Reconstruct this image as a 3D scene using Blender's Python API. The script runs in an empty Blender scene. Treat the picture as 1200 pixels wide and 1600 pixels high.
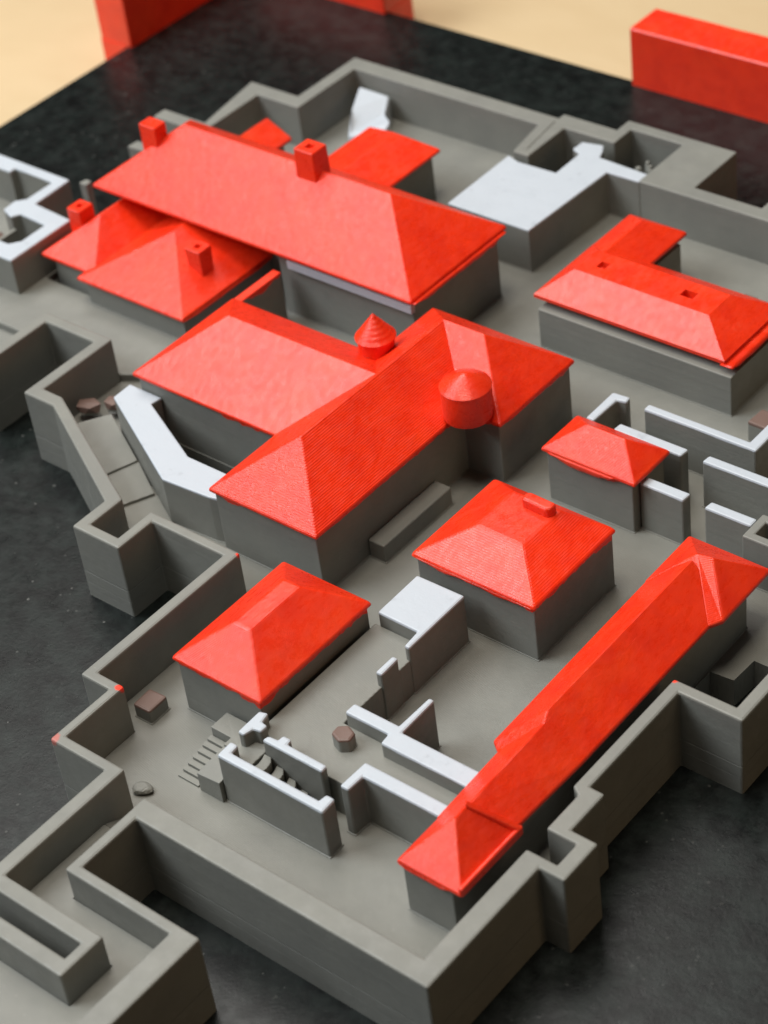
import bpy, bmesh, math, random
from mathutils import Matrix, Vector, noise

random.seed(7)
FL = 8.0                                   # height of the courtyard ground
S = 0.001                                  # every length below is in millimetres
scn = bpy.context.scene
col = scn.collection

# ------------------------------------------------------------------ camera
RC = ((0.7705181776, 0.6282504551, -0.1077177035),      # image right
      (0.3390519847, -0.5470562636, -0.7653582142),     # image down
      (-0.5397642908, 0.5532005153, -0.6345263590))     # view direction
CP = Vector((297.729951, -305.141272, 350.0)) * S
cam = bpy.data.cameras.new("camera")
camo = bpy.data.objects.new("camera", cam)
col.objects.link(camo)
r, d, f = (Vector(v) for v in RC)
camo.matrix_world = Matrix.Translation(CP) @ Matrix((r, -d, -f)).transposed().to_4x4()
cam.sensor_fit = 'HORIZONTAL'
cam.sensor_width = 36.0
cam.lens = 36.0 * 3449.86 / 1200.0
cam.clip_start, cam.clip_end = 0.01, 20.0
cam.dof.use_dof = True
cam.dof.focus_distance = (Vector((22, -60, 22)) * S - CP).dot(f)
cam.dof.aperture_fstop = 27.0
scn.camera = camo

# ------------------------------------------------------------------ light
w = bpy.data.worlds.new("World")
scn.world = w
w.use_nodes = True
w.node_tree.nodes["Background"].inputs[0].default_value = (0.95, 0.93, 0.88, 1)
w.node_tree.nodes["Background"].inputs[1].default_value = 0.015


def area(name, loc, target, sx, sy, power, color):
    L = bpy.data.lights.new(name, 'AREA')
    L.shape = 'RECTANGLE'
    L.size, L.size_y, L.energy, L.color = sx, sy, power, color
    o = bpy.data.objects.new(name, L)
    col.objects.link(o)
    o.location = loc
    o.rotation_euler = (Vector(target) - Vector(loc)).to_track_quat('-Z', 'Y').to_euler()
    return o


area("window_light", (-0.72, -0.62, 1.00), (0, 0, 0), 0.8, 0.8, 19.0, (0.90, 0.96, 1.0))
area("ceiling_light", (-0.62, 0.34, 1.28), (0, 0.02, 0), 0.8, 0.8, 10.5, (1.0, 0.97, 0.93))
area("overhead_fill", (0.0, -0.14, 1.40), (0, 0, 0), 0.4, 0.4, 10.2, (1.0, 0.93, 0.82))  # unseen overhead fill, added to brighten the roof slopes facing right
area("room_light", (1.35, 0.1, 0.5), (0.1, 0, 0), 0.6, 0.6, 1.7, (1.0, 0.70, 0.40))

scn.view_settings.view_transform = 'Standard'
scn.view_settings.look = 'None'
scn.view_settings.exposure = 0.06
scn.view_settings.gamma = 1.0

# ------------------------------------------------------------------ materials


class NT:
    def __init__(s, name):
        s.m = bpy.data.materials.new(name)
        s.m.use_nodes = True
        s.t = s.m.node_tree
        s.b = s.t.nodes["Principled BSDF"]
        s.pos = s.n('ShaderNodeNewGeometry').outputs['Position']

    def n(s, kind, **kw):
        o = s.t.nodes.new(kind)
        for k, v in kw.items():
            setattr(o, k, v)
        return o

    def put(s, sock, v):
        if hasattr(v, 'is_linked') or hasattr(v, 'links'):
            s.t.links.new(v, sock)
        elif v is not None:
            sock.default_value = v

    def math(s, op, a, b=None, c=None, clamp=False):
        o = s.n('ShaderNodeMath', operation=op, use_clamp=clamp)
        for i, v in enumerate((a, b, c)):
            if v is not None:
                s.put(o.inputs[i], v)
        return o.outputs[0]

    def noise(s, scale, detail=3, rough=0.5, stretch=None, vec=None, dist=0.0):
        o = s.n('ShaderNodeTexNoise')
        v = vec or s.pos
        if stretch:
            mp = s.n('ShaderNodeMapping')
            mp.inputs['Scale'].default_value = stretch
            s.t.links.new(v, mp.inputs[0])
            v = mp.outputs[0]
        s.t.links.new(v, o.inputs['Vector'])
        o.inputs['Scale'].default_value = scale
        o.inputs['Detail'].default_value = detail
        o.inputs['Roughness'].default_value = rough
        o.inputs['Distortion'].default_value = dist
        return o.outputs[0]

    def ramp(s, v, lo, hi, a=0.0, b=1.0):
        o = s.n('ShaderNodeMapRange', interpolation_type='SMOOTHSTEP')
        s.put(o.inputs[0], v)
        for i, x in enumerate((lo, hi, a, b)):
            s.put(o.inputs[i + 1], x)
        return o.outputs[0]

    def mix(s, fac, a, b):
        o = s.n('ShaderNodeMix', data_type='RGBA')
        s.put(o.inputs[0], fac)
        s.put(o.inputs[6], a)
        s.put(o.inputs[7], b)
        return o.outputs[2]

    def xyz(s):
        o = s.n('ShaderNodeSeparateXYZ')
        s.t.links.new(s.pos, o.inputs[0])
        return o.outputs

    def attr(s, name):
        return s.n('ShaderNodeAttribute', attribute_type='OBJECT', attribute_name=name).outputs['Fac']

    def layers(s, period):
        """print layers: one ridge every `period` mm of height, a little wobbly"""
        z = s.xyz()[2]
        z = s.math('ADD', z, s.math('MULTIPLY', s.noise(90, 2), 0.0001))
        return s.math('PINGPONG', z, period * S * 0.5)

    def bump(s, h, dist, strength=1.0, normal=None):
        o = s.n('ShaderNodeBump')
        o.inputs['Strength'].default_value = strength
        o.inputs['Distance'].default_value = dist
        s.t.links.new(h, o.inputs['Height'])
        if normal:
            s.t.links.new(normal, o.inputs['Normal'])
        return o.outputs[0]

    def out(s, color, rough, spec=0.5, normal=None):
        s.put(s.b.inputs['Base Color'], color)
        s.put(s.b.inputs['Roughness'], rough)
        s.put(s.b.inputs['Specular IOR Level'], spec)
        if normal:
            s.t.links.new(normal, s.b.inputs['Normal'])
        return s.m


RED = (0.84, 0.037, 0.008, 1)
GREY = (0.205, 0.203, 0.180, 1)
WHITE = (0.45, 0.485, 0.53, 1)
BROWN = (0.145, 0.088, 0.070, 1)


def red_paint(name, period=0.2, amount=1.0, rough=0.29):
    n = NT(name)
    c = n.mix(n.ramp(n.noise(130, 4, 0.6), 0.35, 0.7), RED, (0.74, 0.026, 0.006, 1))
    c = n.mix(n.math('MULTIPLY', n.ramp(n.noise(48, 4, 0.6, (1, 0.5, 1)), 0.50, 0.72), 0.30), c, (0.86, 0.075, 0.012, 1))
    c = n.mix(n.math('MULTIPLY', n.ramp(n.noise(420, 3, 0.6), 0.60, 0.78), 0.30), c, (0.86, 0.085, 0.033, 1))
    rg = n.ramp(n.noise(640, 5, 0.7, (1, 0.4, 1)), 0.34, 0.68, rough - 0.06, rough + 0.12)
    h = n.bump(n.layers(period), 1.0, 0.42 * amount)
    h = n.bump(n.noise(640, 5, 0.62, (1, 0.45, 1)), 0.00026, 0.6, h)
    return n.out(c, rg, 0.5, h)


def grey_paint(name, top=None, jag=(0.25, 0.3), rough=0.5, seam=False, spots=False, floor=False):
    """grey model paint; `top`: the colour brushed on above the object's paint_top height"""
    n = NT(name)
    g = n.mix(n.ramp(n.noise(70, 4, 0.6), 0.3, 0.72), GREY, (0.182, 0.181, 0.163, 1))
    g = n.mix(n.math('MULTIPLY', n.ramp(n.noise(900, 2, 0.5), 0.66, 0.8), 0.25), g, (0.31, 0.30, 0.27, 1))
    X, Y, Z = n.xyz()
    if spots:
        for (x, y, z, rr) in ((-0.6, -48.9, 22, 1.6), (7.2, -95.9, 22, 2.0), (5.3, -115.6, 22, 2.6), (106.5, -29.6, 22, 1.4)):
            dd = n.n('ShaderNodeVectorMath', operation='DISTANCE')
            n.t.links.new(n.pos, dd.inputs[0])
            dd.inputs[1].default_value = (x * S, y * S, z * S)
            dn = n.math('ADD', dd.outputs['Value'], n.math('MULTIPLY', n.noise(500, 3), 0.0022))
            soft = 1.0 if rr < 2.5 else 0.35 if rr < 4 else 0.07
            g = n.mix(n.math('MULTIPLY', n.ramp(dn, rr * S, (rr + 0.7) * S, 1, 0), soft), g, RED)
    if floor:
        dirv = n.math('ADD', n.math('MULTIPLY', X, 0.96), n.math('MULTIPLY', Y, -0.28))
        lay = n.math('PINGPONG', n.math('ADD', dirv, n.math('MULTIPLY', n.noise(60, 2), 0.0006)), 0.00022)
        h = n.bump(lay, 1.0, 0.26)
    else:
        h = n.bump(n.layers(0.2), 1.0, 0.28)
        h = n.bump(n.noise(60, 3, 0.55, (0.05, 0.05, 9)), 0.0004, 0.22, h)
    if seam:
        s1 = n.ramp(n.math('ABSOLUTE', n.math('SUBTRACT', Z, 0.0081)), 0.0, 0.00016)
        s2 = n.ramp(n.math('ABSOLUTE', n.math('SUBTRACT', Z, 0.0046)), 0.0, 0.00012)
        h = n.bump(n.math('ADD', s1, n.math('MULTIPLY', s2, 0.4)), 0.0003, 0.8, h)
    h = n.bump(n.noise(520, 4, 0.6), 0.00012, 0.6, h)
    rg = n.ramp(n.noise(200, 4, 0.6), 0.3, 0.7, rough - 0.08, rough + 0.12)
    if top:
        t = n.attr('paint_top')
        wob = n.math('MULTIPLY', n.math('SUBTRACT', n.noise(95, 3, 0.6, (1, 1, 0.25)), 0.5), 2 * jag[0] * S * 2)
        wob = n.math('ADD', wob, n.math('MULTIPLY', n.math('SUBTRACT', n.noise(480, 3, 0.6, (1, 1, 0.4)), 0.5), jag[0] * S))
        lim = n.math('ADD', n.math('SUBTRACT', t, jag[1] * S), wob)
        k = n.ramp(n.math('SUBTRACT', Z, lim), -0.00008, 0.00008)
        tc = n.mix(n.ramp(n.noise(300, 4, 0.6), 0.60, 0.76), top, tuple(v * 0.84 for v in top[:3]) + (1,))
        g = n.mix(k, g, tc)
    return n.out(g, rg, 0.45, h)


def black_board():
    n = NT('black_board_paint')
    X, Y, Z = n.xyz()
    c = n.mix(n.ramp(n.noise(150, 6, 0.7), 0.35, 0.7), (0.0018, 0.0024, 0.0023, 1), (0.0115, 0.0155, 0.014, 1))
    c = n.mix(n.math('MULTIPLY', n.ramp(n.noise(34, 4, 0.6), 0.42, 0.7), 0.25), c, (0.015, 0.019, 0.0175, 1))
    # pale dust grains and short scratches
    v = n.n('ShaderNodeTexVoronoi')
    v.inputs['Scale'].default_value = 190
    n.t.links.new(n.pos, v.inputs['Vector'])
    keep = n.n('ShaderNodeSeparateColor')
    n.t.links.new(v.outputs['Color'], keep.inputs[0])
    rad = n.math('MULTIPLY', n.ramp(keep.outputs[0], 0.60, 1.0), 0.075)
    grain = n.math('GREATER_THAN', n.math('SUBTRACT', rad, v.outputs['Distance']), 0.0)
    v2 = n.n('ShaderNodeTexVoronoi')
    v2.inputs['Scale'].default_value = 520
    n.t.links.new(n.pos, v2.inputs['Vector'])
    k2 = n.n('ShaderNodeSeparateColor')
    n.t.links.new(v2.outputs['Color'], k2.inputs[0])
    rad2 = n.math('MULTIPLY', n.ramp(k2.outputs[0], 0.62, 1.0), 0.20)
    grain2 = n.math('GREATER_THAN', n.math('SUBTRACT', rad2, v2.outputs['Distance']), 0.0)
    dusty = n.ramp(n.noise(22, 3), 0.40, 0.62, 0.12, 1.0)
    left = n.ramp(n.math('ADD', X, Y), -0.10, -0.02, 1.0, 0.25)
    scr = n.math('MULTIPLY', n.ramp(n.noise(240, 4, 0.7, (0.22, 1.6, 1)), 0.66, 0.74), n.ramp(n.noise(60, 2), 0.5, 0.65))
    c = n.mix(n.math('MULTIPLY', n.math('MULTIPLY', scr, left), 0.35), c, (0.16, 0.17, 0.165, 1))
    c = n.mix(n.math('MULTIPLY', grain2, n.math('MULTIPLY', n.math('MULTIPLY', dusty, left), 0.34)), c, (0.32, 0.32, 0.30, 1))
    c = n.mix(n.math('MULTIPLY', grain, n.math('MULTIPLY', left, 0.2)), c, (0.42, 0.41, 0.38, 1))
    rg = n.ramp(n.noise(260, 5, 0.7), 0.3, 0.75, 0.27, 0.42)
    h = n.bump(n.noise(620, 5, 0.65), 0.00010, 0.5)
    h = n.bump(n.noise(1500, 3, 0.6), 0.00004, 0.5, h)
    return n.out(c, rg, 0.29, h)


def wood_top():
    n = NT('pale_wood')
    gr = n.noise(22, 6, 0.6, (1, 2.0, 1), dist=0.4)
    c = n.mix(n.ramp(gr, 0.3, 0.7), (0.60, 0.455, 0.272, 1), (0.56, 0.415, 0.24, 1))
    c = n.mix(n.math('MULTIPLY', n.ramp(n.noise(5, 3), 0.35, 0.7), 0.5), c, (0.61, 0.455, 0.27, 1))
    return n.out(c, 0.45, 0.4)


M_RED = red_paint('red_roof_paint')
M_REDC = red_paint('red_roof_paint_ribbed', 0.24, 0.8, 0.30)
M_RIB = red_paint('red_roof_paint_strongly_ribbed', 0.33, 0.95, 0.29)
M_BAR = red_paint('red_plastic', 0.2, 0.2, 0.34)
M_BAR.node_tree.nodes['Principled BSDF'].inputs['Specular IOR Level'].default_value = 0.6
M_WALL = grey_paint('grey_wall_paint', seam=True, spots=True)
M_GREY = grey_paint('grey_building_paint')
M_FLOOR = grey_paint('grey_ground_paint', floor=True, rough=0.40)
M_WHITE = grey_paint('white_topped_paint', WHITE, (0.26, 0.6), 0.46)
M_REDTOP = grey_paint('red_edged_wall_paint', RED, (1.8, 1.3), 0.48)
M_BROWN = grey_paint('brown_topped_paint', BROWN, (0.3, 0.6), 0.5)
M_BOARD = black_board()
M_WOOD = wood_top()

# ------------------------------------------------------------------ helpers


def link(name, bm, mat, parent=None):
    bmesh.ops.recalc_face_normals(bm, faces=bm.faces[:])
    me = bpy.data.meshes.new(name)
    bm.to_mesh(me)
    bm.free()
    me.materials.append(mat)
    o = bpy.data.objects.new(name, me)
    col.objects.link(o)
    if parent:
        o.parent = parent
        o.matrix_parent_inverse = parent.matrix_world.inverted()
    return o


def tag(o, label, cat, group=None):
    o['label'], o['category'] = label, cat
    if group:
        o['group'] = group
    return o


def thing(name, loc, label, cat, group=None):
    o = bpy.data.objects.new(name, None)
    o.empty_display_size = 0.005
    col.objects.link(o)
    o.location = Vector(loc) * S
    o.matrix_world = Matrix.Translation(o.location)
    return tag(o, label, cat, group)


def bevel(bm, wid, seg=2, keep=None):
    es = [e for e in bm.edges if keep is None or keep(e)]
    bmesh.ops.bevel(bm, geom=es, offset=wid * S, offset_type='OFFSET', segments=seg, profile=0.5, affect='EDGES', clamp_overlap=True)


def prism(pts, z0, z1, bev=0.3, seg=2, top=None, bm=None):
    """closed outline (mm) raised from z0 to z1; `top`: a height for each corner instead of z1"""
    b = bmesh.new()
    n = len(pts)
    lo = [b.verts.new((x * S, y * S, z0 * S)) for x, y in pts]
    hi = [b.verts.new((x * S, y * S, (top[i] if top else z1) * S)) for i, (x, y) in enumerate(pts)]
    b.faces.new(lo)
    b.faces.new(hi)
    for i in range(n):
        j = (i + 1) % n
        b.faces.new((lo[i], lo[j], hi[j], hi[i]))
    bmesh.ops.recalc_face_normals(b, faces=b.faces[:])
    if bev:
        bl = set(lo)
        bevel(b, bev, seg, lambda e: not (e.verts[0] in bl and e.verts[1] in bl))
    if bm is None:
        return b
    me = bpy.data.meshes.new('tmp')
    b.to_mesh(me)
    b.free()
    bm.from_mesh(me)
    bpy.data.meshes.remove(me)
    return bm


def grow(pts, d):
    """the outline pushed outwards by d, with mitred corners"""
    n = len(pts)
    A = sum(pts[i][0] * pts[(i + 1) % n][1] - pts[(i + 1) % n][0] * pts[i][1] for i in range(n))
    sg = 1 if A > 0 else -1
    out = []
    for i in range(n):
        p, q, t = Vector(pts[i - 1]), Vector(pts[i]), Vector(pts[(i + 1) % n])
        a, c = (q - p).normalized(), (t - q).normalized()
        na, nc = Vector((a.y, -a.x)) * sg, Vector((c.y, -c.x)) * sg
        m = (na + nc)
        k = max(0.35, 1 + na.dot(nc))
        q = q + m * (d / k)
        out.append((q.x, q.y))
    return out


def footed(pts, z0, z1, bev=0.3, top=None, foot=0.2):
    """a wall with the little fillet of paint and plastic along its foot"""
    b = prism(pts, z0, z1, bev, top=top)
    return prism(grow(pts, foot), z0 - 0.2, z0 + 0.28, 0.18, 2, bm=b)


def rect(x0, x1, y0, y1):
    return [(x0, y0), (x1, y0), (x1, y1), (x0, y1)]


def hip(x0, x1, y0, y1, ze, top, zt, thick=1.0, bev=0.35, cs=None):
    """roof: eave rectangle at height ze, `top` = 2 ridge points or 4 corners of a flat top at zt"""
    b = bmesh.new()
    V = lambda x, y, z: b.verts.new((x * S, y * S, z * S))
    cs = cs or rect(x0, x1, y0, y1)
    e = [V(x, y, ze) for x, y in cs]
    u = [V(x, y, ze - thick) for x, y in cs]
    b.faces.new(u)
    for i in range(4):
        j = (i + 1) % 4
        b.faces.new((u[i], u[j], e[j], e[i]))
    zz = zt if isinstance(zt, (tuple, list)) else [zt] * len(top)
    t = [V(p[0], p[1], z) for p, z in zip(top, zz)]
    if len(t) == 4:
        for i in range(4):
            j = (i + 1) % 4
            b.faces.new((e[i], e[j], t[j], t[i]))
        b.faces.new(t)
    elif abs(top[0][0] - top[1][0]) > abs(top[0][1] - top[1][1]):      # ridge along x, left end first
        b.faces.new((e[0], e[1], t[1], t[0]))
        b.faces.new((e[1], e[2], t[1]))
        b.faces.new((e[2], e[3], t[0], t[1]))
        b.faces.new((e[3], e[0], t[0]))
    else:                                                               # ridge along y, near end first
        b.faces.new((e[0], e[1], t[0]))
        b.faces.new((e[1], e[2], t[1], t[0]))
        b.faces.new((e[2], e[3], t[1]))
        b.faces.new((e[3], e[0], t[0], t[1]))
    bmesh.ops.recalc_face_normals(b, faces=b.faces[:])
    if bev:
        bevel(b, bev, 2)
    return b


def chimney(x0, x1, y0, y1, z0, z1, hole=True, taper=0.0):
    """square stack with a sunk flue in its top"""
    b = bmesh.new()
    V = lambda x, y, z: b.verts.new((x * S, y * S, z * S))
    cs = [(x0, y0), (x1, y0), (x1, y1), (x0, y1)]
    cx, cy = (x0 + x1) / 2, (y0 + y1) / 2
    k = lambda p, s: (cx + (p[0] - cx) * s, cy + (p[1] - cy) * s)
    rings = [(1 - taper, z0), (1, z1 - 0.3), (0.93, z1)] + ([(0.36, z1), (0.34, z1 - 1.2)] if hole else [])
    prev = None
    for sc, z in rings:
        ring = [V(*k(p, sc), z) for p in cs]
        if prev:
            for i in range(4):
                j = (i + 1) % 4
                b.faces.new((prev[i], prev[j], ring[j], ring[i]))
        else:
            b.faces.new(ring)
        prev = ring
    b.faces.new(prev)
    bmesh.ops.recalc_face_normals(b, faces=b.faces[:])
    bevel(b, 0.35, 2, lambda e: abs(e.verts[0].co.z - e.verts[1].co.z) > 0.002)
    return b


def lathe(cx, cy, prof, n=40):
    b = bmesh.new()
    rings = []
    for rr, z in prof:
        if rr < 1e-6:
            rings.append([b.verts.new((cx * S, cy * S, z * S))])
        else:
            rings.append([b.verts.new(((cx + rr * math.cos(2 * math.pi * i / n)) * S, (cy + rr * math.sin(2 * math.pi * i / n)) * S, z * S)) for i in range(n)])
    for a, c in zip(rings, rings[1:]):
        for i in range(n):
            j = (i + 1) % n
            if len(a) == 1:
                b.faces.new((a[0], c[i], c[j]))
            elif len(c) == 1:
                b.faces.new((a[i], a[j], c[0]))
            else:
                b.faces.new((a[i], a[j], c[j], c[i]))
    if len(rings[0]) > 1:
        b.faces.new(rings[0])
    for fc in b.faces:
        fc.smooth = True
    return b


def paint_run(p0, p1, zt, depth, amp, out=0.45, seed=0, freq=0.35, under=1.2):
    """a lip of dried paint below an eave: wavy lower edge, hugging the line p0-p1"""
    b = bmesh.new()
    (xa, ya), (xb, yb) = p0, p1
    L = math.hypot(xb - xa, yb - ya)
    nx, ny = (yb - ya) / L, -(xb - xa) / L           # outward, to the right of the line
    N = max(6, int(L / 0.9))
    rows = []
    for i in range(N + 1):
        t = i / N
        x, y = xa + (xb - xa) * t, ya + (yb - ya) * t
        q = noise.noise((t * L * freq + seed * 13.7, seed * 3.1, 0.0)) + 0.4 * noise.noise((t * L * freq * 2.7, seed, 5.0))
        dz = max(0.15, depth + amp * q) * min(1, 6 * t + 0.15, 6 * (1 - t) + 0.15)
        o1 = out
        pr = [(-under, 0), (o1 * 0.6, 0), (o1, -0.35 * dz), (o1 * 0.85, -0.8 * dz), (0.1, -dz), (-under, -dz * 0.9)]
        rows.append([b.verts.new(((x + nx * a) * S, (y + ny * a) * S, (zt + z) * S)) for a, z in pr])
    for A, B in zip(rows, rows[1:]):
        for k in range(len(A)):
            m = (k + 1) % len(A)
            b.faces.new((A[k], A[m], B[m], B[k]))
    b.faces.new(rows[0])
    b.faces.new(rows[-1])
    for fc in b.faces:
        fc.smooth = True
    return b


def lump(cx, cy, z0, rx, ry, h, seed, rot=0.0, cuts=2, flat=0.75):
    """rough little stone: a squashed, jittered ball with a flattish top"""
    b = bmesh.new()
    bmesh.ops.create_icosphere(b, subdivisions=cuts, radius=1.0)
    for v in b.verts:
        q = 1 + 0.22 * noise.noise(v.co * 1.7 + Vector((seed * 7.3, 0, 0)))
        x, y, z = v.co.x * rx * q, v.co.y * ry * q, max(-1, min(flat, v.co.z)) * h * 0.62
        c, s_ = math.cos(rot), math.sin(rot)
        v.co = Vector(((cx + x * c - y * s_) * S, (cy + x * s_ + y * c) * S, (z0 + max(0, z + h * 0.5)) * S))
    return b


def wall(name, pts, z0, z1, mat, label, cat, group=None, bev=0.35, top=None):
    o = link(name, (footed if z0 == FL else prism)(pts, z0, z1, bev, top=top), mat)
    o['paint_top'] = (max(top) if top else z1) * S
    return tag(o, label, cat, group)


def part(name, bm, mat, parent, top=None):
    o = link(name, bm, mat, parent)
    if top is not None:
        o['paint_top'] = top * S
    return o


def structure(name, bm, mat, parent=None):
    o = link(name, bm, mat, parent)
    o['kind'] = 'structure'
    return o


# ------------------------------------------------------------------ the setting
structure('table', prism(rect(-1500, 900, -900, 1500), -40, -12, 0), M_WOOD)
ground = [(-215, -26), (-114, -26), (-114, -2.1), (-88.7, -2.1), (-88.7, -27.4), (-81.8, -27.4), (-38.75, -49), (-36.25, -28.35), (-59.4, -17.4), (-58.9, -14.1), (-17.9, -14.1), (-17.9, -28.4), (-36.2, -28.4), (-38.7, -49), (-38.7, -59.9), (-29.4, -59.9),
          (-29.4, -48.6), (-0.6, -48.6), (-0.6, -95.5), (7.5, -95.5), (7.5, -113.4), (25.2, -113.4), (25.2, -147.9), (53.2, -147.9), (53.2, -159.6),
          (29.4, -159.6), (29.4, -185), (63.4, -185), (63.4, -140), (34.3, -140), (34.3, -116.8), (108.1, -116.8), (108.1, -84.3), (115.5, -84.3),
          (115.5, -77.9), (108.2, -77.9), (108.2, -67.1), (106, -65.7), (106, -29.1), (103.2, -29.1), (103.2, -11.3), (109.0, -10.8), (109.4, -3.2),
          (121.4, -3.2), (160, -3.2), (160, 131), (-21.9, 131), (-52.3, 131), (-54.6, 142.8), (-125.2, 142.8), (-125.2, 115.8), (-141.7, 115.8),
          (-141.7, 90), (-150, 89), (-150, 50), (-215, 50)]
structure('courtyard_ground', prism(ground, 0, FL, 0), M_FLOOR)
structure('left_court_ground', prism([(-215, -2.0), (-88.8, -2.0), (-74, 6.5), (-74, 21), (-141, 21), (-141, 49.9), (-215, 49.9)], FL, 10.3, 0.4), M_FLOOR)
structure('sloping_ground', prism([(25.3, -112.5), (34.2, -112.5), (34.2, -121.9), (25.3, -121.9)], FL, 13, 0, top=[8.15, 8.15, 13.0, 13.0]), M_FLOOR)
structure('lower_bastion_ground', prism([(25.3, -122), (34.2, -122), (34.2, -140.1), (63.3, -140.1), (63.3, -185), (29.5, -185), (29.5, -159.7),
                                         (53.3, -159.7), (53.3, -147.8), (25.3, -147.8)], FL, 13.0, 0), M_FLOOR)
structure('terrace_ground', prism([(38.2, -46.9), (52.4, -46.9), (52.4, -74.8), (89.4, -75.2), (89.4, -86.0), (66.5, -86.0), (66.5, -88.6), (43.9, -88.4),
                                   (43.9, -95), (38.4, -95), (38.4, -84)], FL, 18.0, 0.25), M_FLOOR)
pth = structure('sloping_path', prism([(-38.8, -49.2), (-55, -40.9), (-48.6, -30.5), (-34.5, -38.5), (-29, -48)], FL, 9.0, 0.25, top=[8.6, 9.3, 9.3, 8.6, 8.4]), M_FLOOR)
structure('paving_slab', prism([(-50.3, -43.1), (-61.6, -37.5), (-57.4, -27.0), (-45.6, -33.6)], FL, 10.6, 0.2, top=[10.0, 11.1, 11.1, 10.0]), M_FLOOR, pth)
structure('paving_slab', prism([(-60.7, -38.0), (-81.7, -27.5), (-75.5, -18.0), (-57.0, -27.6)], FL, 12.4, 0.2, top=[11.7, 12.9, 12.9, 11.7]), M_FLOOR, pth)

tag(structure('display_board', prism([(-234.6, -420), (520, -420), (520, 209.6), (-234.6, 209.6)], -10, -0.02, 0.25), M_BOARD), 'black painted display board under the whole castle model, dusty and scratched', 'board')
bpy.data.objects['display_board']['kind'] = 'thing'

# ------------------------------------------------------------------ outer walls
G1 = 'grey outer walls of the castle model'
TOP = 22.0
left_far = [(-150, -26.0), (-114.0, -26.0), (-114.0, -2.1), (-88.7, -2.1), (-88.7, -27.4), (-81.8, -27.4), (-38.7, -49.0), (-38.7, -59.9), (-29.4, -59.9),
            (-29.4, -48.6), (-0.6, -48.6), (-0.6, -95.5), (7.5, -95.5), (7.5, -113.4), (25.2, -113.4), (25.2, -147.9), (53.2, -147.9), (53.2, -159.6),
            (20.0, -159.6), (20.0, -155.9), (50.6, -155.9), (50.6, -151.6), (21.6, -151.6), (21.6, -115.9), (5.1, -115.9), (5.1, -98.0), (-3.6, -98.0),
            (-3.6, -51.2), (-26.6, -51.2), (-26.6, -62.8), (-42.1, -62.8), (-42.1, -51.8), (-81.2, -31.3), (-92.3, -31.3), (-92.3, -5.5), (-110.6, -5.5),
            (-110.6, -29.3), (-150, -29.3)]
wall('outer_wall', left_far, 0, TOP, M_WALL, 'grey zigzag outer wall down the left side of the model, ending in a U-shaped loop', 'wall', G1, 0.5)
front = [(63.4, -190), (63.4, -140.0), (34.3, -140.0), (34.3, -116.8), (108.1, -116.8), (108.1, -84.3), (115.5, -84.3), (115.5, -77.9), (108.2, -77.9),
         (108.2, -67.1), (106.0, -65.7), (106.0, -29.1), (121.4, -29.1), (121.4, -4.8), (121.4, 30), (124.5, 30), (124.5, -32.0), (109.0, -32.0), (109.0, -64.0),
         (112.6, -64.0), (112.6, -75.5), (119.0, -75.5), (119.0, -86.9), (113.0, -86.9), (113.0, -122.0), (36.9, -122.0), (36.9, -137.5), (69.3, -137.5), (69.3, -190)]
wall('outer_wall', front, 0, TOP, M_WALL, 'thick grey outer wall around the front corner and along the right side of the model', 'wall', G1, 0.5)
back = [(-161.9, 95.1), (-144.9, 95.1), (-149.1, 121.2), (-129.9, 121.2), (-129.9, 148.6), (-51.5, 148.6), (-51.5, 151.2), (-32.7, 151.2), (-32.7, 157.3),
        (4.0, 157.3), (4.0, 135.8), (25.4, 135.8), (25.4, 150), (170, 150), (170, 131.0), (-11.6, 131.0), (-11.6, 153.4), (-29.2, 153.4), (-29.2, 144.8), (-46.8, 144.8),
        (-46.8, 127.0), (-52.3, 127.0), (-54.8, 142.8), (-125.2, 142.8), (-125.2, 115.8), (-141.7, 115.8), (-141.7, 90.1), (-161.9, 90.1)]
wall('outer_wall', back, 0, TOP, M_WALL, 'grey outer wall across the rear with two small deep yards at its right end', 'wall', G1)
gr = link('wall_groove', prism([(-50.6, 129.5), (-49.2, 129.5), (-51.3, 146.5), (-52.7, 146.5)], 21.9, 22.25, 0.1), M_WALL, bpy.data.objects['outer_wall.002'])
wall('wall_stub', [(-154.6, 50.6), (-151.6, 50.6), (-151.6, 53.0), (-154, 53.2)], 0, TOP, M_WALL, 'short grey wall stub beside the white-edged ruin at the far left', 'wall', 'grey wall stubs behind the palace')
wall('wall_stub', [(-156.4, 73), (-150, 73.5), (-150, 77), (-156, 77)], 0, TOP, M_WALL, 'short grey wall stub below the rear left chimney of the palace', 'wall', 'grey wall stubs behind the palace')
# little grey turret ring at the right edge
rg = [(93.4, 18.2), (93.4, 26.5), (101, 26.5), (130, 26.5), (130, 14), (93.4, 14)]
wall('ring_wall', [(93.4, 17.4), (93.4, 26.4), (102, 26.4), (102, 24.2), (95.6, 24.2), (95.6, 19.6), (102, 19.6), (102, 17.4)], FL, TOP, M_GREY,
     'small grey square ring of wall cut by the right edge, behind the long red roof', 'wall')

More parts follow.
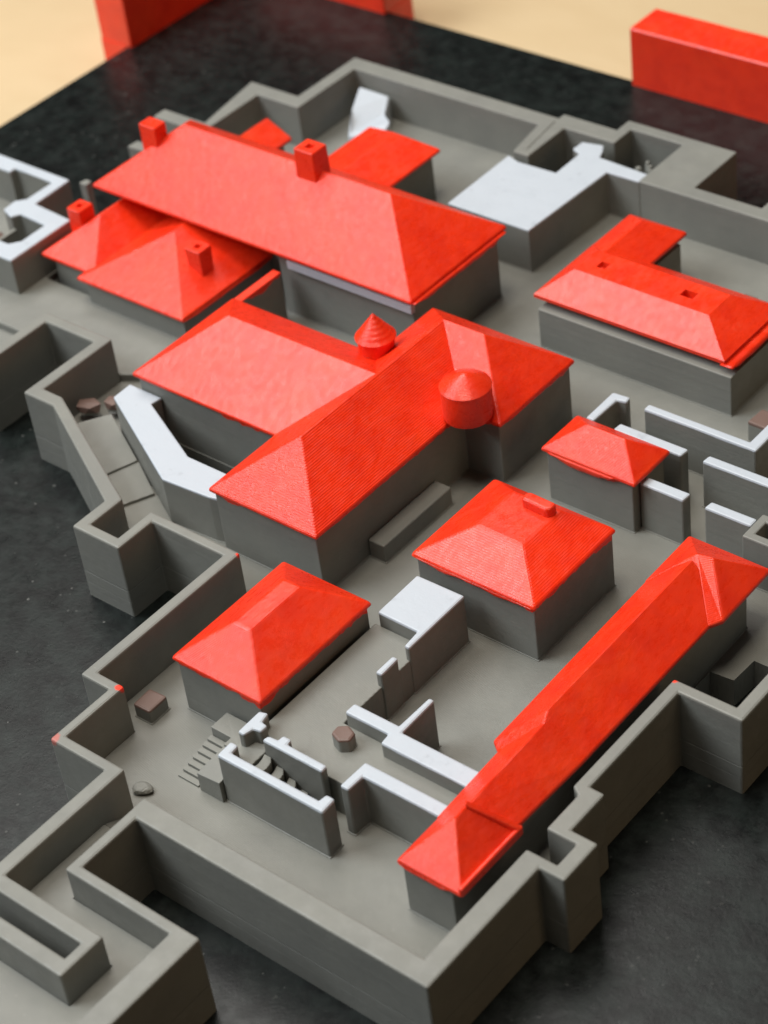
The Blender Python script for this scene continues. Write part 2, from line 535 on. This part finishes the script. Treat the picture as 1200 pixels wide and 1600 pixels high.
# ------------------------------------------------------------------ palace (rear left)
pal = thing('palace_building', (-80, 63, 8), 'large palace with the biggest red hipped roof, two lower red wings and square chimneys', 'building')
part('wall', footed([(-136.5, 54.5), (-71.0, 54.5), (-71.0, 46.0), (-24.2, 46.0), (-24.2, 82.5), (-136.5, 82.5)], FL, 30, 0.2), M_GREY, pal)
part('wing_wall', footed([(-137.5, 22.5), (-122.0, 22.5), (-120.6, 18.7), (-83.0, 18.7), (-83.0, 54.3), (-137.5, 54.3)], FL, 18.9, 0.2), M_GREY, pal)
part('roof', hip(-139.2, -22.0, 43.0, 84.4, 30, [(-118.5, 63.6), (-43.5, 63.6)], 45.0), M_RED, pal)
part('wing_roof', hip(-140.6, -119.0, 20.6, 60, 19, [(-130.0, 35.9), (-130.0, 60)], 26.8), M_RED, pal)
part('wing_roof', hip(-122.4, -81.6, 17.0, 54.4, 19, [(-103.6, 39.2), (-103.6, 54.4)], 28.0), M_RED, pal)
part('rear_wing_wall', prism(rect(-94, -71, 82.6, 113), FL, 23.5, 0.2), M_GREY, pal)
part('rear_wing_roof', hip(-96.0, -69.2, 80, 115, 24, [(-82.4, 80), (-82.4, 110.5)], 28.2), M_RED, pal)
part('dormer_roof', hip(-129, -114.2, 78, 100.5, 22.5, [(-123.0, 78), (-123.0, 100.3)], 27.0), M_RED, pal)
part('dormer_wall', prism(rect(-127, -116, 82.6, 98.5), FL, 22, 0.2), M_GREY, pal)
part('wall_band', prism(rect(-66.5, -23.2, 44.2, 45.9), 25.0, 27.4, 0.3), M_WHITE, pal, 60)
part('wall_band', prism([(-137, 52.6), (-128, 52.6), (-128, 54.4), (-137, 54.4)], 24, 28.6, 0.3), M_WHITE, pal, 60)
bpy.data.objects['wall_band']['paint_top'] = 0.0
bpy.data.objects['wall_band.001']['paint_top'] = 0.0
part('chimney', chimney(-129.6, -123.2, 56.2, 60.8, 36, 45.8, False), M_RED, pal)
part('chimney', chimney(-73.9, -67.1, 60.6, 66.6, 42.5, 51.5, taper=-0.06), M_RED, pal)
part('chimney', chimney(-138.2, -133.0, 31.2, 36.8, 18, 29.0), M_RED, pal)
part('chimney', chimney(-93.2, -87.6, 32.6, 37.6, 21, 29.4, taper=0.1), M_RED, pal)
part('eave_lip', paint_run((-21.6, 43.6), (-21.6, 83), 29.2, 1.4, 0.8, 0.5, 3), M_RED, pal)
part('eave_lip', paint_run((-81.8, 17.3), (-81.8, 54), 18.2, 1.0, 0.3, 0.4, 5), M_RED, pal)

# ------------------------------------------------------------------ great hall (centre)
hall = thing('great_hall', (0, 0, 8), 'central great hall with long ribbed red roof, side wing and two round red turrets', 'building')
part('wall', footed([(-17.6, -38.0), (14.3, -38.0), (14.3, 17.4), (25.4, 17.4), (25.4, 46.4), (-17.6, 46.4), (-17.6, 22.8), (-66.4, 22.8), (-66.4, -13.9), (-17.6, -13.9)],
                   FL, 26.6, 0.3), M_REDTOP, hall, 26.6)
part('roof', hip(-18.5, 15.3, -39.0, 32, 27, [(-1.65, -22.4), (-1.65, 32)], 38.7), M_RIB, hall)
part('roof', hip(-18.5, 26.4, 16.6, 47.4, 27, [(-1.65, 32), (10.9, 32)], 38.75), M_RED, hall)
part('wing_roof', hip(-67.5, -1.65, -14.9, 23.9, 27, [(-50.5, 5.8), (-1.65, 5.8)], 38.6), M_RED, hall)
part('connecting_wall', prism(rect(-70.2, -67.4, 21.0, 42.5), FL, 24.4, 0.3), M_REDTOP, hall, 24.4)
prof = [(4.4, 24), (4.6, 31), (4.75, 34.6), (5.2, 35.0), (5.25, 35.4)]
for i in range(1, 24):
    q = i / 24
    prof.append((5.15 * (1 - q) + 0.07 * math.sin(i * math.pi * 0.5), 35.4 + 6.7 * q))
t1 = part('turret', lathe(-15.3, 21.4, prof + [(0, 42.2)]), M_RED, hall)
t1.data.set_sharp_from_angle(angle=math.radians(25))
t2 = part('turret', lathe(17.9, 15.2, [(5.3, 27.6), (6.0, 28.0), (6.25, 29), (6.3, 36.5), (6.45, 36.7), (6.25, 37.0), (1.2, 39.9), (0.5, 40.15), (0, 40.2)], 48), M_RED, hall)
t2.data.set_sharp_from_angle(angle=math.radians(28))
part('paint_run', paint_run((15.0, -38.4), (15.0, 9.5), 26.6, 0.8, 0.5, 0.35, 1), M_RED, hall)
part('paint_run', paint_run((26.1, 17.0), (26.1, 47), 26.6, 0.9, 0.5, 0.35, 2), M_RED, hall)
# low annex along the hall's right-hand wall
wall('low_annex', rect(14.5, 19.4, -21.6, 4.4), FL, 13.4, M_GREY, 'low grey oblong block against the foot of the hall wall', 'annex', bev=0.35)
# white passage wall at the hall's left
ledge = [(-70.0, -20.4), (-70.2, -14.1), (-58.9, -14.1), (-59.4, -17.4), (-36.2, -28.3), (-17.8, -28.3), (-17.8, -36.4), (-21.0, -37.2), (-35.6, -38.2)]
wall('passage_wall', ledge, FL, 22, M_WHITE, 'wide white-topped angled wall joining the two ends of the hall', 'wall', bev=0.3)

# ------------------------------------------------------------------ houses
HG = 'red roofed houses around the court'
h1 = thing('house', (25, -65, 8), 'red hipped-roof house at the left front, beside the brown block and stairs', 'house', HG)
part('wall', footed(rect(12.6, 37.0, -83.6, -47.4), FL, 23.4, 0.3), M_REDTOP, h1, 23.2)
part('roof', hip(11.6, 37.9, -84.3, -46.7, 24, [(22.3, -73.8), (27.0, -73.8), (27.0, -57.3), (22.3, -57.3)], 31.6, bev=0.45), M_RED, h1)
part('paint_run', paint_run((37.5, -84), (37.5, -47.2), 23.4, 0.7, 0.5, 0.35, 8), M_RED, h1)

h2 = thing('house', (53, -14, 8), 'square house with broad flat-topped red roof and one oblong chimney', 'house', HG)
part('wall', footed(rect(36.6, 69.6, -29.0, 1.0), FL, 24.4, 0.3), M_REDTOP, h2, 24.2)
part('roof', hip(35.7, 70.3, -29.9, 1.6, 25, [(46.3, -18.4), (59.2, -18.6), (59.4, -4.4), (46.3, -4.4)], 30.0, bev=1.1), M_REDC, h2)
part('chimney', prism([(51.2, -8.0), (58.4, -8.3), (59.3, -7.2), (59.2, -5.2), (51.7, -4.9), (50.9, -6.1)], 28, 32.6, 0.7, 3), M_RED, h2)
part('paint_run', paint_run((36, -29.6), (70, -29.6), 24.4, 0.9, 0.7, 0.35, 11, 0.2), M_RED, h2)

h3 = thing('house', (51, 25, 8), 'smallest red-roofed house with paint drips, amid the white-topped walls', 'house', HG)
part('wall', footed(rect(38.4, 63.0, 18.6, 31.6), FL, 23.4, 0.3), M_REDTOP, h3, 23.3)
part('roof', hip(37.4, 64.3, 17.6, 32.6, 24, [(45.9, 25.1), (56.6, 25.1)], 29.6, bev=0.4), M_RED, h3)
part('paint_run', paint_run((39.5, 17.9), (58.5, 17.9), 23.5, 1.5, 1.6, 0.5, 4, 0.22), M_RED, h3)

h4 = thing('house', (26, 85, 8), 'L-shaped house at the right with a raised red roof and two sunken chimney pits', 'house', HG)
part('wall', footed([(-0.9, 68.5), (58.2, 68.5), (58.2, 92.5), (14.5, 92.5), (14.5, 112.6), (-0.9, 112.6)], FL, 20.0, 0.25), M_GREY, h4)
part('roof_core', prism([(6, 80), (46.0, 80), (46.0, 91.5), (12, 91.5), (12, 108), (6, 108)], 20.0, 22.0, 0), M_GREY, h4)


def pitted_top():
    """roof of the L-shaped house: hipped block with a flat top cut by two square pits"""
    b = hip(-3.0, 55.4, 69.9, 97.0, 23.2, [(4.4, 78.4), (45.4, 78.4), (45.4, 88.6), (4.4, 88.6)], 28.5, 1.0, 0.0)
    b.faces.ensure_lookup_table()
    fc = max((x for x in b.faces), key=lambda x: x.calc_center_median().z)
    b.faces.remove(fc)
    xs = [4.4, 8.6, 11.2, 34.3, 38.2, 45.4]
    ys = [78.4, 82.2, 85.0, 88.6]
    pits = {(1, 1): 25.8, (3, 1): 25.6}
    V = {}

    def v(x, y, z):
        k = (round(x, 3), round(y, 3), round(z, 3))
        if k not in V:
            V[k] = b.verts.new((x * S, y * S, z * S))
        return V[k]
    for i in range(5):
        for j in range(3):
            x0, x1, y0, y1 = xs[i], xs[i + 1], ys[j], ys[j + 1]
            if (i, j) in pits:
                z = pits[(i, j)]
                q = [(x0, y0), (x1, y0), (x1, y1), (x0, y1)]
                b.faces.new([v(a, c, z) for a, c in q])
                for k in range(4):
                    a, c = q[k], q[(k + 1) % 4]
                    b.faces.new((v(*a, 28.5), v(*c, 28.5), v(*c, z), v(*a, z)))
            else:
                b.faces.new((v(x0, y0, 28.5), v(x1, y0, 28.5), v(x1, y1, 28.5), v(x0, y1, 28.5)))
    bmesh.ops.remove_doubles(b, verts=b.verts[:], dist=1e-6)
    return b


part('roof', pitted_top(), M_RED, h4)
part('wing_roof', hip(-3.0, 15.6, 84, 114.2, 23.2, [(6.3, 84), (6.3, 106.6)], 28.45, bev=0.35), M_RED, h4)
part('eave_lip', paint_run((55.6, 69.4), (55.6, 96), 22.2, 1.8, 0.5, 2.6, 6), M_RED, h4)

h5 = thing('range_building', (96, -47, 8), 'very long narrow red-roofed range beside the right outer wall', 'building')
part('wall', footed(rect(90.0, 102.5, -100.9, 5.0), FL, 22.4, 0.3), M_GREY, h5)
lr = bmesh.new()
LV = {k: lr.verts.new((x * S, y * S, z * S)) for k, (x, y, z) in dict(
    R0=(95.9, -88.5, 29.05), R1=(95.35, -60.4, 29.4), U=(94.2, -57.2, 30.2), T=(93.7, -3, 30.2), E0=(103.5, -88.5, 23), E1=(104.4, -60, 23), E2=(104.0, -5, 23),
    L0=(88.9, -88.5, 23), L1=(88.2, -67.2, 23), K0=(85.6, -65.2, 23), K1=(84.4, -5, 23)).items()}
loop = ['L0', 'E0', 'E1', 'E2', 'K1', 'K0', 'L1']
LD = {k: lr.verts.new(LV[k].co - Vector((0, 0, 0.001))) for k in loop}
for q in ('R0 E0 E1 R1', 'R1 E1 U', 'U E1 E2 T', 'L0 R0 R1 L1', 'K0 L1 R1 U', 'K0 U T K1', 'L0 E0 R0', 'T E2 K1'):
    lr.faces.new([LV[k] for k in q.split()])
for i, k in enumerate(loop):
    m = loop[(i + 1) % 7]
    lr.faces.new((LV[k], LV[m], LD[m], LD[k]))
lr.faces.new([LD[k] for k in loop])
bmesh.ops.recalc_face_normals(lr, faces=lr.faces[:])
bevel(lr, 0.3, 2, lambda e: e.calc_face_angle(0) > 0.25)
part('roof', lr, M_RED, h5)
part('near_roof', hip(89.3, 105.3, -101.7, -81.8, 23.2, [(97.0, -91.8), (96.8, -87.6)], 31.0, 1.0, 0.35), M_RED, h5)
fr = bmesh.new()
fv = [fr.verts.new((x * S, y * S, z * S)) for x, y, z in ((93.4, -1.1, 30.3), (97.1, -0.1, 30.2), (105.7, -9.5, 23.1), (103.8, -13.0, 23.1), (105.5, 10.0, 23.1), (84.1, 10.2, 23.1), (84.3, -8, 23.1),
                                                         (105.7, -9.5, 22), (103.8, -13.0, 22), (105.5, 10.0, 22), (84.1, 10.2, 22), (84.3, -8, 22))]
for q in ((0, 1, 2, 3), (1, 4, 2), (0, 5, 4, 1), (0, 6, 5), (0, 3, 6), (3, 2, 7, 8), (2, 4, 9, 7), (4, 5, 10, 9), (5, 6, 11, 10), (6, 3, 8, 11), (11, 8, 7, 9, 10)):
    fr.faces.new([fv[i] for i in q])
bmesh.ops.recalc_face_normals(fr, faces=fr.faces[:])
bevel(fr, 0.35)
part('far_roof', fr, M_RED, h5)
part('verge', prism([(97.0, -88.5), (105.6, -82.9), (105.1, -81.6), (96.2, -87.2)], 22.6, 28, 0.35, top=[31.7, 24.4, 24.4, 31.7]), M_RED, h5)
part('eave_lip', prism(rect(104.4, 105.5, -101.5, -81.6), 22.4, 24.5, 0.4), M_RED, h5)
part('paint_run', paint_run((89.8, -101.3), (102.2, -101.3), 22.6, 1.2, 0.9, 0.5, 9, 0.2), M_RED, h5)

# ------------------------------------------------------------------ white-topped walls
G2 = 'white topped wall fragments'
wall('stair_wall', [(38.8, -99.5), (38.6, -94.9), (40.8, -94.9), (41.0, -97.3), (65.2, -97.3), (65.5, -95.2), (67.8, -95.2), (68.0, -99.5)], FL, 22, M_WHITE,
     'long white-topped wall with hooked ends in front of the curved stairs', 'wall', G2, 0.5)
wall('stair_wall', [(43.9, -90.9), (44.3, -89.2), (46.8, -89.0), (46.9, -87.4), (49.2, -87.4), (49.4, -88.9), (60.4, -89.0), (60.5, -90.9)], FL, 22, M_WHITE,
     'white-topped wall with a small nib behind the curved stairs', 'wall', G2, 0.5)
wall('door_wall', [(37.9, -91.9), (37.7, -84.8), (39.8, -84.2), (40.4, -86.9), (42.1, -87.1), (42.1, -89.2), (40.2, -89.5), (39.6, -92.0)], FL, 22, M_WHITE,
     'short T-shaped white-topped wall at the corner of the left front house', 'wall', G2, 0.45)
wall('gate_wall', [(66.2, -91.8), (66.4, -83.8), (89.4, -83.8), (89.4, -87.2), (68.6, -87.2), (68.4, -91.8)], FL, 22, M_WHITE,
     'L-shaped white-topped wall running from the gate gap to the long red roof', 'wall', G2, 0.45)
wall('terrace_wall', [(53.4, -74.9), (53.5, -71.8), (65.7, -71.8), (65.9, -61.8), (67.3, -61.8), (67.5, -73.0), (89.4, -73.0), (89.4, -77.8), (65.6, -77.8), (65.3, -74.9)], FL, 22, M_WHITE,
     'white-topped terrace wall with a thin spur, between the brown post and long roof', 'wall', G2, 0.45)
wall('merlon', [(51.2, -62.0), (51.2, -56.1), (52.7, -56.0), (52.9, -61.9)], FL, 22, M_WHITE, 'small free-standing white-topped wall piece on the terrace edge', 'wall', G2, 0.45)
wall('block_house', [(39.4, -46.8), (39.2, -32.4), (52.6, -32.2), (52.7, -52.2), (51.3, -52.2), (50.9, -47.0)], FL, 22, M_WHITE,
     'square flat white-topped block between the left front house and the square house', 'block', None, 0.45)
wall('court_wall', [(38.2, 35.0), (38.0, 46.8), (42.9, 47.2), (43.2, 45.2), (40.7, 44.6), (40.5, 35.0)], FL, 22, M_WHITE,
     'hooked white-topped wall behind the smallest red house', 'wall', G2, 0.45)
wall('court_wall', [(46.5, 34.6), (46.7, 37.4), (66.2, 37.4), (65.9, 34.4)], FL, 22, M_WHITE,
     'straight white-topped wall touching the back of the smallest red roof', 'wall', G2, 0.45)
wall('court_wall', [(63.3, 20.9), (63.2, 23.8), (75.6, 23.9), (75.4, 20.9)], FL, 22, M_WHITE,
     'short white-topped wall sticking out from the right end of the smallest house', 'wall', G2, 0.45)
wall('court_wall', [(48.3, 45.0), (48.3, 47.3), (76.9, 47.3), (76.9, 62), (79.9, 62), (79.9, 45.0)], FL, 22, M_WHITE,
     'longest white-topped court wall, turning toward the brown block at the right', 'wall', G2, 0.45)
wall('court_wall', [(71.3, 35.3), (71.6, 38.0), (120, 38.2), (120, 35.3)], FL, 22, M_WHITE,
     'upper of the two parallel white-topped walls cut by the right edge', 'wall', G2, 0.45)
wall('court_wall', [(80.9, 21.3), (81.2, 24.0), (93.3, 24.1), (93.3, 21.3)], FL, 22, M_WHITE,
     'short white-topped wall running into the grey square ring', 'wall', G2, 0.45)
ruin = thing('ruined_tower', (-160, 30, 8), 'white-edged hollow ruin of two open rooms at the far left', 'ruin')
part('wall', footed([(-200, 44.5), (-200, 50.2), (-158.2, 50.2), (-157.6, 35.6), (-141.9, 34.6), (-141.6, 10.6), (-200, 10.6), (-200, 16.4), (-148.8, 16.4), (-146.4, 19.4),
                    (-146.6, 28.8), (-157.4, 29.4), (-158.8, 26.8), (-163.8, 28.6), (-164.4, 33.6), (-161.9, 36.2), (-161.9, 46.6), (-178, 46.8), (-178, 44.5)], FL, 22, 0.35), M_WHITE, ruin, 22)
part('cross_wall', prism([(-158.3, 16.5), (-157.0, 16.5), (-157.0, 26.5), (-158.3, 26.5)], FL, 18.5, 0.2), M_GREY, ruin)
o = link('rubble_block', lump(-168, 22, 10.3, 9, 6, 5, 3), M_BROWN)
o['paint_top'] = 0.011
tag(o, 'low brown mound inside the white-edged ruin at the far left', 'block')
wb = [(-51.6, 95.4), (-23.4, 95.4), (-21.9, 130.7), (-11.2, 130.8), (-11.2, 135.2), (-28.3, 136.2), (-29.4, 139.4), (-31.2, 142.2), (-37.6, 140.8), (-37.8, 136.4), (-34.6, 135.0),
      (-34.4, 123.4), (-47.4, 123.0), (-52.0, 124.6)]
wall('gatehouse', wb, FL, 22.0, M_WHITE, 'broad flat white-topped block joined to the rear wall, right of the palace', 'block', None, 0.3)
rb = link('rubble_wall', prism([(-121.6, 140.0), (-110.8, 141.6), (-107.4, 134.6), (-100.0, 128.6), (-99.4, 123.2), (-110.2, 120.0), (-113, 125), (-116.6, 129.6)], FL, 18, 0.9, 3, top=[18.5, 17.0, 15.4, 17.8, 15.2, 14.0, 16.6, 15.8]), M_WHITE)
rb['paint_top'] = 0.0
tag(rb, 'jagged bright white wall fragment in the rear yard', 'ruin')
bits = [(-16.5, 138.2, 1.6, 0), (-14.0, 140.2, 1.3, 1), (-15.8, 141.8, 1.2, 2), (-12.9, 138.6, 1.2, 3)]
LBL = ('small grey lump nearest the white paint, rear right yard', 'rounded grey lump at the far right of the rear yard lumps',
       'grey lump farthest back among those in the rear yard', 'tiny grey lump closest to the front wall of the rear yard')
for x, y, q, k in bits:
    o = link('rubble_stone', lump(x, y, 12, q, q * 0.8, 9.5, k, k), M_GREY)
    tag(o, LBL[k], 'stone', 'grey lumps in the rear right yard')

# ------------------------------------------------------------------ stairs
st = thing('curved_stairs', (50, -94, 8), 'curved dark steps descending between two white-topped walls', 'stairs')
for i in range(6):
    x = 43.95 + i * 3.15
    zt = 17.9 - i * 1.75
    part('step', prism([(x, -97.2), (x + 1.9, -97.2), (x + 2.9, -95.6), (x + 3.25, -93.9), (x + 2.9, -92.2), (x + 1.9, -91.0), (x, -91.0), (x + 0.6, -92.6), (x + 0.8, -94), (x + 0.6, -95.8)], FL, zt, 0.2), M_FLOOR, st)
rp = thing('ramp_stairs', (30, -93, 8), 'grey ramp with small steps descending from the left front house', 'stairs')
part('landing', prism([(26.4, -89.6), (26.4, -84.3), (38.0, -84.3), (38.0, -92.0), (32.4, -92.0), (32.4, -89.6)], FL, 15.2, 0.2, top=[15.0, 15.0, 15.1, 15.1, 15.1, 15.0]), M_FLOOR, rp)
for i in range(7):
    y = -89.7 - i * 1.5
    part('step', prism(rect(26.2 - 0.2 * i, 31.7 - 0.1 * i, y - 1.46, y), FL, 12.6 - i * 0.68, 0.1), M_FLOOR, rp)
part('side_ramp', prism([(31.9, -100.4), (38.7, -100.4), (38.4, -92.2), (32.6, -92.2)], FL, 14, 0.15, top=[13.2, 14.0, 15.2, 14.8]), M_FLOOR, rp)

# ------------------------------------------------------------------ brown blocks and stones
G3 = 'brown topped blocks standing in the courts'
wall('brown_block', [(4.2, -92.0), (3.9, -86.3), (9.1, -86.0), (9.2, -91.9)], FL, 12.0, M_BROWN, 'brown-topped square block in the corner by the left outer wall', 'block', G3, 0.5)
wall('brown_post', [(54.6, -81.0), (57.4, -82.0), (59.4, -80.6), (59.0, -78.2), (56.4, -77.2), (54.4, -78.6)], 18.0, 21.6, M_BROWN, 'small brown-topped six-sided post on the terrace', 'post', G3, 0.5)
wall('brown_block', [(66.8, 62.2), (67.2, 68.4), (73.0, 68.4), (73.0, 62.0)], FL, 14.2, M_BROWN, 'brown-topped block at the right edge beside the longest court wall', 'block', G3, 0.4)
wall('brown_block', [(35.2, 108.2), (35.2, 111.4), (39.6, 111.4), (39.6, 108.2)], FL, 12.0, M_BROWN, 'tiny brown block peeping out behind the L-shaped house', 'block', G3, 0.4)
for i, (x, y, rx, ry, h, t) in enumerate(((-84.0, -18.2, 3.7, 2.7, 4.4, 0.5), (-79.2, -13.6, 3.2, 2.6, 4.2, 0.2))):
    o = link('brown_stone', lump(x, y, 9.6, rx, ry, h, i + 1, t, 1, 0.55), M_BROWN)
    o['paint_top'] = 0.0118
    tag(o, ('larger brown stone', 'smaller brown stone')[i] + ' of the pair at the head of the stepped path', 'stone', 'brown stones on the stepped path')
o = link('grey_stone', lump(21.6, -107.6, FL, 2.4, 1.7, 1.8, 5, 0.4), M_FLOOR)
tag(o, 'rounded grey lump against the left wall near the front bastion', 'stone')

# ------------------------------------------------------------------ red bars at the edge of the board
br = link('corner_bracket', prism([(-247.5, 147.2), (-232.5, 147.2), (-232.5, 207.4), (-168.8, 207.4), (-168.8, 222.5), (-247.5, 222.5)], 0.0, 20, 0.7, 3), M_BAR)
tag(br, 'L-shaped red bracket around the rear left corner of the black board', 'bracket')
for x0, x1, y0, y1 in ((-247.5, -235.2, 146.9, 222.4), (-235.1, -168.6, 210.2, 222.4)):
    part('flange', prism(rect(x0, x1, y0, y1), -11.9, 0.4, 0.5), M_BAR, br)
rbm = bmesh.new()
N = 40
rows = []
for i in range(N + 1):
    x = -66.3 + i * 4.0
    wv = 0.5 * noise.noise((x * 0.12, 0, 0))
    rows.append([rbm.verts.new((x * S, y * S, z * S)) for y, z in ((207.0, 0.0), (206.9, 19.6), (207.3, 20.0), (221.6 + wv, 20.0), (222.0 + wv, 19.6), (222, -11.9), (210.0, -11.9), (210.0, 0.0))])
for A, B in zip(rows, rows[1:]):
    for k in range(8):
        m = (k + 1) % 8
        rbm.faces.new((A[k], A[m], B[m], B[k]))
rbm.faces.new(rows[0])
rbm.faces.new(rows[-1])
tag(link('edge_bar', rbm, M_BAR), 'long straight red bar along the rear edge of the black board', 'bar')
